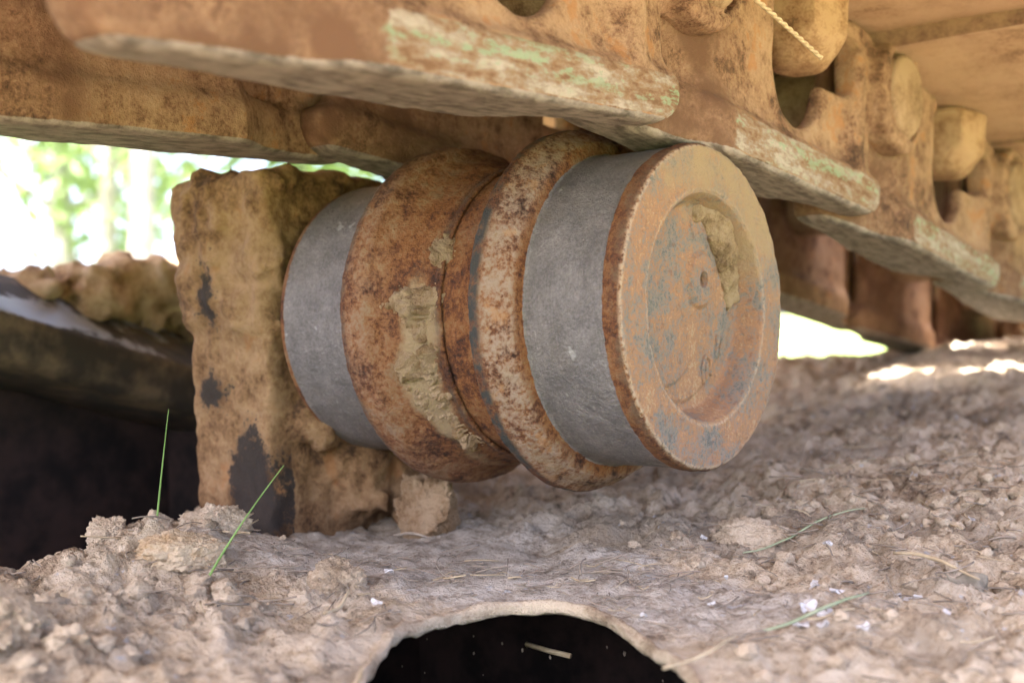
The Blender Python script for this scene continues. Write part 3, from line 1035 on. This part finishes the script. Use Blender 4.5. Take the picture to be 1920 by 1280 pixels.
# ================================================================== TRACK CHAIN
PITCH_L = .308
xo_s = [-.39, -.33, -.305, -.290, -.272, -.255, -.030, -.012, .004]
xo_v = [-.024, -.015, -.013, -.010, .001, .005, .005, .003, -.004]
xi_s = [-.39, -.30, -.25, -.145, -.115, -.08, .004]
xi_v = [-.045, -.047, -.054, -.055, -.034, -.022, -.016]
def link_sdf(P):
    x, s, h = P[..., 0], P[..., 1], P[..., 2]
    xo, xi = np.interp(s, xo_s, xo_v), np.interp(s, xi_s, xi_v)
    # --- rail
    plan = np.maximum(x - xo, xi - x)
    xo2 = xo
    far = s - (.002 - .030 * np.clip((.026 - h) / .026, 0, 1) ** 2.0)
    near = (-.385 + .018 * np.clip((.020 - h) / .020, 0, 1) ** 2) - s
    rail = smax(smax(plan, np.maximum(far, near), .009), np.maximum(h - .028 + .10 * np.maximum(xo - .012 - x, 0), -h), .0065)
    # --- web above the rail
    rec = np.interp(s, [-.385, -.29, -.25, -.22], [.003, .003, .007, .009])
    bo, bi = xo - rec, xi + np.interp(s, [-.385, -.16, -.12], [.005, .005, .004])
    web = np.maximum(x - bo, bi - x)
    top = h - .150
    fe = s - np.interp(h, [.02, .05, .08], [-.004, -.004, -.002])
    ne = -.368 - s
    web = smax(smax(web, np.maximum(fe, ne), .012), np.maximum(top, .010 - h), .004)
    d = smin(rail, web, .018)
    # --- pin bosses
    rp = np.hypot(s - .030, h - .108)
    boss = smax(rp - .047, np.maximum(x - .008, -.018 - x), .007)
    d = smin(d, boss, .014)
    rq = np.hypot(s - (.030 - PITCH_L), h - .108)
    boss2 = smax(rq - .048, np.maximum(x + .016, -.048 - x), .007)
    d = smin(d, boss2, .014)
    # upright swelling before the boss
    rib = smax(np.hypot((s + .052) / 1.0, (x + .004) / .7) - .013, np.maximum(h - .125, .03 - h), .01)
    d = smin(d, rib, .012)
    # --- window with round foot, and the pocket for the nut
    wx = np.abs(s + .144) - .039
    win = np.maximum(wx, .083 - h)
    foot = np.hypot(s + .144, (h - .083)) - .039
    win = np.minimum(win, foot)
    win = smax(win, h - .135, .004)
    win = np.maximum(win, -.041 - x)
    d = smax(d, -win, .006)
    pk = smax(np.abs(s + .118) - .058, np.maximum(np.abs(h - .120) - .034, -.026 - x), .010)
    d = smax(d, -pk, .007)
    # hollow behind the web
    hol = smax(np.abs(s + .150) - .066, np.maximum(np.abs(h - .090) - .055, np.maximum(x + .017, -.041 - x)), .008)
    d = smax(d, -hol, .004)
    # groove round the pin head
    gr = np.maximum(np.abs(rp - .0365) - .0022 * sstep(.5, -.3, np.sin(np.arctan2(h - .108, s - .03) - 2.2)) - .0004, .000 - x)
    d = smax(d, -gr, .002)
    return d + .0012 * fbm(P * 26, 3) + .0006 * fbm(P * 110, 2)
LV, LF = surface_nets(link_sdf, (-.070, -.40, -.008), (.020, .090, .165), .0023)

def link_attrs(me, V, sgn=1):
    x, s, h = (V[:, 0] if sgn == 1 else V[:, 0]), V[:, 1], V[:, 2]
    xo = np.interp(s, xo_s, xo_v)
    rail = sstep(.0040, .0010, h)
    gband = sstep(.0015, .0045, h) * sstep(.0300, .0255, h) * sstep(-.020, -.010, x - xo + .004) * sstep(-.275, -.235, s)
    attr(me, "rail", rail)
    attr(me, "green", gband)
    attr(me, "paint", np.clip(.25 + .75 * np.exp(-((h - .019) / .008) ** 2) + .5 * sstep(-.07, -.01, s), 0, 1))
    attr(me, "near", sstep(-.235, -.265, s))  # mask for the shade painted on the inboard end
link_me = mesh_np("link_body", LV, LF)
link_attrs(link_me, LV)
link_me.materials.append(M["link"])
RV = LV.copy()
RV[:, 0] *= -1
rlink_me = mesh_np("link_body", RV, LF[:, ::-1])
link_attrs(rlink_me, LV, -1)
aa = rlink_me.attributes["green"]
zz = np.zeros(len(RV), np.float32)
aa.data.foreach_set("value", zz)
rlink_me.materials.append(M["link"])

def nut_sdf(P):
    x, y, h = P[..., 0] + .016, P[..., 1] + .122, P[..., 2]
    d = -1
    for k in range(3):
        a = .75 + k * math.pi / 3
        d = np.maximum(d, np.abs(x * math.cos(a) + y * math.sin(a)) - .031)
    d = smax(d, np.hypot(x, y) + .75 * np.maximum(.116 - h, 0) - .0365, .003)
    d = smax(d, np.maximum(.092 - h, h - .151), .005)
    return d + .0016 * fbm(P * 40, 4, .6)
NV, NF = surface_nets(nut_sdf, (-.065, -.172, .078), (.034, -.072, .156), .0022)
nut_me = mesh_np("nut", NV, NF)
nut_me.materials.append(M["nut"])
PV, PF, PT = tube([(-.1414, .030, .108), (.0085, .030, .108), (.0115, .030, .108)], [.0335, .0335, .030], 40)
PV = PV + (.0008 * fbm(PV * 60, 3))[:, None] * np.array([1, 0, 0])
pin_me = mesh_np("pin", PV, [PF, PT])
pin_me.materials.append(M["pin"])
PV2 = PV.copy()
PV2[:, 0] *= -1
rpin_me = mesh_np("pin", PV2, [PF[:, ::-1], PT[:, ::-1]])
rpin_me.materials.append(M["pin"])

# poses: (Y of rail tip, Z of rail bottom there, slope in degrees) following the sag over the roller
poses = {-2: (-.642, .167, -5.0), -1: (-.338, .140, -5.0), 0: (-.026, .1075, 1.1), 1: (.279, .0665, -6.8), 2: (.588, .0085, -9.2)}
y_, z_, a_ = poses[2]
for k, a in ((3, -9.6), (4, -8.5), (5, -6.5), (6, -4.0)):
    ar = R((a + a_) / 2)
    y_, z_, a_ = y_ + PITCH_L * math.cos(ar), z_ + PITCH_L * math.sin(ar), a
    poses[k] = (y_, z_, a_)
front_names = {-2: "first track link at the near left end of the near chain, behind the camera side",
               -1: "near chain link at the top left, just ahead of the big green-edged link",
               0: "largest near chain link with faded green rail edge above the roller, top centre",
               1: "near chain link resting on the roller's grey tread, hex nut in its window",
               2: "near chain link with green rail edge, next one right of the roller",
               3: "blurred near chain link with green edge at the right picture edge, second beyond the roller",
               4: "blurred near chain link, third beyond the roller", 5: "blurred near chain link, fourth beyond the roller",
               6: "blurred near chain link, fifth beyond the roller"}
rear_names = {-1: "rusty far chain link at the left, nearest the picture's left edge", 0: "rusty far chain link above the bracket, its flat grey running face towards the trees",
              1: "rusty far chain link with rounded end, just behind the roller's inner flange",
              2: "far chain link half hidden right behind the roller's round end",
              3: "far chain link right of the roller, low end against the bright grass", 4: "far chain link further right, second past the bright grass gap",
              5: "far chain link nearly touching the soil at the right", 6: "last far chain link at the right edge over the soil"}
def add_link(k, rear):
    y, z, a = poses[k]
    if rear:
        z = z + .006
    t = thing("track_link", (rear_names if rear else front_names)[k], "track link", (-.283 if rear else 0, y, z), "links of the far chain" if rear else "links of the near chain")
    t.rotation_euler = (R(a), 0, 0)
    obj("link_body", rlink_me if rear else link_me, None, t)
    if not rear:
        obj("nut", nut_me, None, t)
    obj("pin", rpin_me if rear else pin_me, None, t)
for k in range(-1, 7):
    add_link(k, False)
for k in range(-1, 7):
    add_link(k, True)

# track shoes bolted on top of the links
def shoe_mesh(hole=False, far=-.66):
    und = [(-.318, .150), (-.300, .152), (-.270, .1525), (-.185, .1525), (-.05, .1525), (.004, .156), (.014, .162)]
    th = .020
    prof = und + [(p[0], p[1] + th) for p in und[::-1]]
    # grouser bar
    xs = np.linspace(far, .36, 34)
    V = []
    for x in xs:
        for (s, h) in prof:
            w = .0030 * perlin(np.array([x * 9, s * 9, h * 3])) + .0010 * perlin(np.array([x * 31, s * 25, 7.7]))
            V.append((x, s, h + w))
    m = len(prof)
    F = [[i * m + j, i * m + (j + 1) % m, (i + 1) * m + (j + 1) % m, (i + 1) * m + j] for i in range(len(xs) - 1) for j in range(m)]
    V = np.array(V)
    mi = np.array([1 if j == m - 1 or j == 6 else 0 for i in range(len(xs) - 1) for j in range(m)], np.int32)
    if hole:      # added gap between the two chains, lets a sun patch onto the soil
        Fa = np.array(F)
        cx = V[Fa].mean(1)
        k0 = ~((cx[:, 0] > -.25) & (cx[:, 0] < -.055) & (np.abs(cx[:, 0] + .145) > .014) & (cx[:, 1] < -.19))
        F, mi = Fa[k0], mi[k0]
    me = mesh_np("plate", V, np.array(F), False)
    me.materials.append(M["shoe"])
    me.materials.append(M["shoe_edge"])
    me.polygons.foreach_set("material_index", mi)
    # end caps
    return me
shoe_me = shoe_mesh()
shoe_sun_gap_me = shoe_mesh(True)
shoe_wide_me = shoe_mesh(False, -.84)  # far side widened to keep the sun off the beam
gv = np.array([(x, s, h) for x in (-.66, .36) for (s, h) in ((-.045, .170), (-.020, .170), (-.024, .225), (-.038, .225))])
grouser_me = mesh_np("grouser", gv, np.array([(0, 1, 5, 4), (1, 2, 6, 5), (2, 3, 7, 6), (3, 0, 4, 7), (0, 3, 2, 1), (4, 5, 6, 7)]), False)
grouser_me.materials.append(M["shoe_edge"])
shoe_names = {0: "dusty track shoe plate over the largest near chain link at the top", 1: "dusty track shoe at the top right whose underside shows above the dark edge",
              2: "dusty track shoe with a dark leading edge at the top right corner", 3: "dusty track shoe at the right edge above the blurred links"}
for k in range(-2, 7):
    y, z, a = poses[k]
    t = thing("track_shoe", shoe_names.get(k, "dusty flat track shoe plate above the chain, %s" % {-2: "unseen, added for shade over the camera side", -1: "nearest to the left", 4: "third beyond the roller", 5: "fourth beyond the roller", 6: "last at the far right"}.get(k)), "track shoe", (0, y, z), "track shoes on the upper run")
    t.rotation_euler = (R(a), 0, 0)
    if k < 0:
        t.location.y += .05  # extra overlap, shuts out a sun leak between the shoes
    obj("plate", shoe_sun_gap_me if k in (3, 4) else (shoe_wide_me if k <= 0 else shoe_me), None, t)
    obj("grouser", grouser_me, None, t)

# ================================================================== LOOSE THINGS ON THE SOIL
def soil_at(x, y):
    i = min(max(np.searchsorted(sx, x) - 1, 0), len(sx) - 2)
    j = min(max(np.searchsorted(sy, y) - 1, 0), len(sy) - 2)
    u, v = (x - sx[i]) / (sx[i+1] - sx[i]), (y - sy[j]) / (sy[j+1] - sy[j])
    return float(SOIL_Z[i, j] * (1-u) * (1-v) + SOIL_Z[i+1, j] * u * (1-v) + SOIL_Z[i, j+1] * (1-u) * v + SOIL_Z[i+1, j+1] * u * v)

# countless small clods: one mass
protos = [clod(2, 20 + i, .65, 2.2) for i in range(12)]
Vs, Fs, k = [], [], 0
def scatter(n, x0, x1, y0, y1, smin_, smax_, power=2.5):
    global k
    xs = rng.uniform(x0, x1, n)
    ys = rng.uniform(y0, y1, n)
    hd = sd_poly(np.stack([xs, ys], -1), HP)
    fm = soil_film(xs, ys)
    ok = (hd > .012) & (rng.uniform(size=n) > fm * 1.0)
    xs, ys = xs[ok], ys[ok]
    dens = fbm(np.stack([xs * 11, ys * 11, 0 * xs], -1), 3) + rng.uniform(-.35, .35, len(xs))
    xs, ys = xs[dens > -.08], ys[dens > -.08]
    zs = [soil_at(a, b) for a, b in zip(xs, ys)]
    for x, y, z in zip(xs, ys, zs):
        r = smin_ + (smax_ - smin_) * rng.uniform() ** power
        v, f = protos[rng.integers(12)]
        v = v @ rand_rot().T * r * np.array([1, 1, .75])
        Vs.append(v + (x, y, z + r * .05))
        Fs.append(f + k)
        k += len(v)
scatter(1700, -.37, -.10, -.45, -.12, .0005, .0080, 6)
scatter(2600, -.05, .30, -.22, .30, .0005, .0065, 5)
scatter(900, -.45, .35, .0, .60, .001, .007, 4.5)
scatter(400, -.55, .35, .5, 1.4, .002, .012, 4)
obj("small_clods", mesh_np("small_clods", np.concatenate(Vs), np.concatenate(Fs)), M["clod"], kind="stuff")

# the lumps one can pick out
def big_clod(label, x, y, dz, scl, mat, seed, rotz=0, sub=5, rough=.34, freq=1.6):
    v, f = clod(sub, seed, rough, freq)
    v = v * (1 + .22 * fbm(v * 4 + seed, 4, .65) + .10 * fbm(v * 14 + seed, 3, .6))[:, None]
    v = v * np.array(scl)
    c, s = math.cos(rotz), math.sin(rotz)
    v = v @ np.array([[c, s, 0], [-s, c, 0], [0, 0, 1]])
    o = obj("dirt_clod", mesh_np("dirt_clod", v, f), M[mat])
    o.location = (x, y, soil_at(x, y) + dz)
    tag(o, label, "clod", "lumps of dry earth")
    return o
big_clod("flat round tan clod with an orange rim, on the mound at the lower left", -.216, -.236, -.001, (.025, .019, .013), "clay", 3, .9, 5, .2)
big_clod("pointed tan lump standing alone on the grey plate left of the dark opening", -.130, -.195, .001, (.017, .014, .014), "clod", 8, .4)
big_clod("rounded ochre clod on the mound's left edge at the picture's left side", -.285, -.325, .006, (.022, .020, .014), "clod", 5)
big_clod("small grey-brown clod under the upright grass blade", -.285, -.205, .004, (.009, .009, .009), "clod", 13)
big_clod("knobbly clod on the mound crest left of the upright grass blade", -.292, -.235, .004, (.014, .012, .011), "clod", 14)
big_clod("large pale clod at the bottom left corner", -.165, -.372, .006, (.030, .024, .018), "clod", 15)
big_clod("wide crumbly clod on the crest where mound meets grey plate", -.262, -.176, -.002, (.026, .020, .013), "clod", 17)
big_clod("brown crumbly clump on the soil right of the roller bottom", .000, .045, -.004, (.026, .020, .016), "clod", 19, .3, 5, .45)
big_clod("smooth lumpy clod at the foot of the bracket", -.235, -.005, .012, (.030, .026, .028), "mud", 23, 0, 5, .4, 1.9)

# upright blade, leaning blade and loose strands
def blade(name, label, pts, r, mat, cat="grass blade", group=None):
    P = bezier(*pts, n=22)
    rr = np.linspace(1, .25, 22) * r
    V, F, T = tube(P, rr, 6)
    o = obj(name, mesh_np(name, V, [F, T]), M[mat])
    tag(o, label, cat, group)
    return o
z0 = soil_at(-.283, -.207)
blade("grass_sprout", "single thin upright green grass blade against the dark bay at the left", [(-.283, -.207, z0), (-.281, -.203, z0 + .035), (-.278, -.1985, z0 + .073)], .0008, "grass")
z0 = soil_at(-.165, -.243)
blade("grass_sprout", "green grass blade leaning right across the grey plate at the lower left", [(-.178, -.252, z0), (-.172, -.235, z0 + .030), (-.150, -.214, z0 + .067)], .0009, "grass")

def lying(name, label, x, y, ang, L, r, mat, cat, lift=.006, bend=.2, group=None, seg=6):
    d = np.array([math.cos(ang), math.sin(ang)])
    nrm = np.array([-d[1], d[0]])
    t = np.linspace(-.5, .5, 12)
    P = []
    for q in t:
        xy = np.array([x, y]) + d * L * q + nrm * L * bend * (q * q - .12)
        P.append((xy[0], xy[1], soil_at(*xy) + lift * (1 - .6 * abs(q))))
    P = np.array(P)
    P[:, 2] = np.convolve(np.pad(P[:, 2], 2, mode='edge'), np.ones(5) / 5, 'valid') + r
    V, F, T = tube(P, np.interp(t, [-.5, 0, .5], [.7, 1, .4]) * r, seg)
    o = obj(name, mesh_np(name, V, [F, T]), M[mat])
    tag(o, label, cat, group)
    return o
lying("grass_strand", "faded green grass strand lying among the flakes, bottom right", .115, -.105, 1.2, .070, .0010, "oldgrass", "grass strand")
lying("grass_strand", "long faded strand lying below the roller's right end", .035, .055, 1.0, .09, .0008, "oldgrass", "grass strand")
lying("grass_strand", "curled green strand at the right edge low down", .215, .03, -.6, .06, .0013, "grass", "grass strand")
lying("straw", "pale straw on the grey plate left of the opening", -.098, -.224, 2.0, .035, .0012, "straw", "straw")
lying("straw", "pale straw poking over the opening's rim at the bottom", -.012, -.292, 2.3, .03, .0011, "straw", "straw")
lying("straw", "tan straw lying on the soil at the lower right", .130, .01, -.4, .06, .0013, "straw", "straw")
lying("straw", "thin tan straw by the right edge of the opening", .098, -.190, 1.4, .05, .0010, "straw", "straw")
lying("twig", "short grey twig at the foot of the bracket", -.205, -.055, .3, .030, .0012, "twig", "twig")

# stick hanging in the dark opening
tag(obj("stick", tube_mesh("stick", [(-.082, -.088, -.2), (-.062, -.091, -.2005), (-.045, -.094, -.2)], .0016, 7), M["straw"]), "short pale stick inside the dark opening", "stick")
# dust specks and web threads caught in the opening
Vs, Fs, k = [], [], 0
v0, f0 = icosphere(1)
for _ in range(24):
    q = np.array([rng.uniform(-.16, .06), rng.uniform(-.14, .02), rng.uniform(-.225, -.195)])
    v = (v0 * (1 + .5 * rng.normal(size=(len(v0), 1)) * .4)) @ rand_rot().T * np.array([1, .6, 1.6]) * rng.uniform(.0003, .0009) + q
    Vs.append(v)
    Fs.append(f0 + k)
    k += len(v)
obj("web_specks", mesh_np("web_specks", np.concatenate(Vs), np.concatenate(Fs)), M["twig"], kind="stuff")

# pale flakes
fl_v = []
spots = [(.085, -.045, .011), (.100, -.052, .009), (.118, -.020, .011), (.132, -.028, .010), (.098, -.085, .013), (.112, -.092, .011), (.108, -.112, .009), (.122, -.118, .008),
         (.030, -.045, .005), (.052, -.100, .004), (.028, -.128, .004), (-.020, .02, .006), (.16, -.06, .007), (.142, -.118, .008), (-.085, -.21, .007), (-.12, -.165, .006),
         (.18, .06, .007), (.06, .03, .006)]
FL = {0: "whitish flake at the upper left of the flake cluster, lower right", 1: "whitish flake just below the upper left flake of the cluster",
      2: "whitish flake left of the curled dead leaf", 3: "whitish flake touching the curled dead leaf's left edge",
      4: "largest whitish flake in the middle of the cluster, lower right", 5: "whitish flake just right of the largest flake", 6: "whitish flake below the largest flake, near the grass strands",
      7: "lowest whitish flake of the cluster, near the bottom edge", 12: "whitish flake below the curled dead leaf", 14: "whitish flake beside the pointed lump left of the opening",
      15: "whitish flake behind the pointed lump on the grey plate", 16: "whitish flake on the soil by the right picture edge"}
for i, (x, y, s) in enumerate(spots):
    s *= .72
    na = 16
    r2 = np.random.default_rng(90 + i)
    a = np.sort(r2.uniform(0, 2 * np.pi, na))
    rr = s * (.72 + .28 * np.sin(a * 2 + i) * np.cos(a * 3 + 2 * i)) * r2.uniform(.88, 1.0, na)
    top = np.c_[rr * np.cos(a), .7 * rr * np.sin(a), .0012 + .25 * s * np.sin(a * 2 + i) + .05 * s * r2.normal(size=na)]
    V = np.concatenate([[[0, 0, .0018]], top, top - [0, 0, .0007], [[0, 0, .0011]]])
    F3 = [(0, 1 + j, 1 + (j + 1) % na) for j in range(na)] + [(2 * na + 1, 1 + na + (j + 1) % na, 1 + na + j) for j in range(na)]
    F4 = [(1 + j, 1 + na + j, 1 + na + (j + 1) % na, 1 + (j + 1) % na) for j in range(na)]
    o = obj("flake", mesh_np("flake", V, [np.array(F3), np.array(F4)], False), M["flake"])
    o.location = (x, y, soil_at(x, y) + .0015)
    o.rotation_euler = (r2.uniform(-.4, .4), r2.uniform(-.4, .4), r2.uniform(0, 6.28))
    tag(o, FL.get(i, "tiny whitish flake speck on the soil, smaller than the clustered flakes"), "flake", "pale flakes on the soil")

# curled dead leaf over a dark hollow
u, v = np.meshgrid(np.linspace(-1, 1, 15), np.linspace(-1, 1, 15), indexing='ij')
wid = .013 * np.clip(1 - u * u, 0, 1) * (1 + .25 * np.sin(u * 7)) + .0008
Lv = np.stack([.016 * u, .8 * wid * v, .010 * (1 - v * v) * (1 - .4 * u) + .003 * np.sin(3 * u + 2 * v)], -1).reshape(-1, 3)
I = np.arange(225).reshape(15, 15)
Lf = np.stack([I[:-1, :-1], I[1:, :-1], I[1:, 1:], I[:-1, 1:]], -1).reshape(-1, 4)
o = obj("dead_leaf", mesh_np("dead_leaf", Lv, Lf), M["leaf"])
sm = o.modifiers.new("thickness", 'SOLIDIFY')
sm.thickness = .0006
o.location = (.150, .005, soil_at(.150, .005) + .0005)
o.rotation_euler = (.1, -.1, .8)
o.scale = (.75, .75, .75)
tag(o, "curled grey-green dead leaf over a dark hollow at the lower right", "leaf")

# fine straw and root bits: nobody could count them
Vs, F4s, F3s, k = [], [], [], 0
def litter(n, x0, x1, y0, y1):
    global k
    for _ in range(n):
        x, y = rng.uniform(x0, x1), rng.uniform(y0, y1)
        if sd_poly(np.array([[x, y]]), HP)[0] < .01:
            continue
        a = rng.uniform(0, 6.28)
        L = rng.uniform(.006, .026)
        z = soil_at(x, y) + .0025
        e = np.array([math.cos(a), math.sin(a), rng.uniform(-.25, .25)]) * L
        P = bezier((x, y, z), np.array((x, y, z)) + e * .5 + rng.normal(size=3) * .002, np.array((x, y, z)) + e, 5)
        v, f, c = tube(P, rng.uniform(.00025, .0006), 4)
        Vs.append(v)
        F4s.append(f + k)
        F3s.append(c + k)
        k += len(v)
litter(190, -.2, .02, -.26, -.05)
litter(480, -.05, .28, -.18, .30)
litter(110, -.33, -.12, -.4, -.15)
obj("plant_litter", mesh_np("plant_litter", np.concatenate(Vs), [np.concatenate(F4s), np.concatenate(F3s)]), M["twig"], kind="stuff")
Vs, F4s, F3s, k = [], [], [], 0
litter(30, -.2, .02, -.26, -.05)
litter(110, -.05, .28, -.18, .30)
litter(22, -.33, -.12, -.4, -.15)
obj("straw_litter", mesh_np("straw_litter", np.concatenate(Vs), [np.concatenate(F4s), np.concatenate(F3s)]), M["straw"], kind="stuff")

# twine hanging in front of the links, two plied strands
t = np.linspace(0, 1, 70)[:, None]
base = bezier((.050, -.048, .178), (.052, .000, .166), (.050, .060, .154), 70)
tw = thing("twine", "short pale twisted twine end dangling in front of the links at the top", "twine", tuple(base[-1]))
for ph in (0, math.pi):
    aa = t[:, 0] * 48 + ph
    off = np.c_[np.cos(aa) * .0006, 0 * aa, np.sin(aa) * .0006]
    o = obj("strand", tube_mesh("strand", base + off - base[-1], .00105, 6), M["twine"], tw)

# ================================================================== TREES FAR BEHIND
def tree(label, x, y, h, tr, crown, nleaf, leaf, seed, lean=(0, 0)):
    r2 = np.random.default_rng(seed)
    T = thing("tree", label, "tree", (x, y, -1.0), "trees behind the machine")
    t = np.linspace(0, 1, 12)
    P = np.c_[lean[0] * t + .06 * np.sin(t * 5 + seed), lean[1] * t + .06 * np.cos(t * 4 + seed), h * t]
    obj("trunk", tube_mesh("trunk", P, tr * (1.25 - .9 * t), 10), M["bark"], T)
    tips = []
    for i in range(11):
        q = r2.uniform(.35, .95)
        a = r2.uniform(0, 6.28)
        L = crown[0] * r2.uniform(.4, .95) * (1.15 - .5 * q)
        p0 = np.array([np.interp(q, t, P[:, j]) for j in range(3)])
        p2 = p0 + np.array([math.cos(a) * L, math.sin(a) * L, L * r2.uniform(.15, .6)])
        obj("limb", tube_mesh("limb", bezier(p0, (p0 + p2) / 2 + [0, 0, .1 * L], p2, 8), np.linspace(.35, .1, 8) * tr, 6), M["bark"], T)
        tips += [p2, (p0 + p2) / 2, p0 * .3 + p2 * .7]
    tips.append(P[-1])
    tips = np.array(tips)
    c = tips[r2.integers(len(tips), size=nleaf)] + r2.normal(size=(nleaf, 3)) * np.array([crown[1], crown[1], crown[1] * .8])
    A = r2.normal(size=(nleaf, 3))
    A /= np.linalg.norm(A, axis=1)[:, None]
    B = np.cross(A, r2.normal(size=(nleaf, 3)))
    B /= np.linalg.norm(B, axis=1)[:, None]
    s = leaf * r2.uniform(.6, 1.3, nleaf)[:, None]
    V = np.stack([c - A * s, c + B * s * .45, c + A * s, c - B * s * .45], 1).reshape(-1, 3)
    obj("crown", mesh_np("crown", V, np.arange(nleaf * 4).reshape(-1, 4), False), M["foliage"], T)
TREES = [("slim tree with pale grey trunk behind the beam, right one of the pair", -5.52, 3.36, 5.2, .075, (1.3, .34), 1500, .085, 41),
         ("slim tree with pale grey trunk behind the beam, left one of the pair", -6.80, 3.86, 5.0, .065, (1.2, .34), 1400, .085, 42),
         ("leafy tree far behind the left side, nearest the picture's left edge", -9.6, 2.6, 5.5, .13, (1.9, .45), 900, .10, 43),
         ("broad leafy tree behind the bracket top", -6.9, 5.7, 5.0, .12, (1.9, .42), 2600, .10, 44),
         ("bushy tree seen through the gap above the roller", -7.2, 8.2, 4.6, .12, (1.9, .45), 3000, .10, 45),
         ("distant leafy tree between the pale trunks", -11.5, 6.4, 6.0, .14, (2.2, .5), 2200, .12, 46)]
for a in TREES:
    tree(*a)
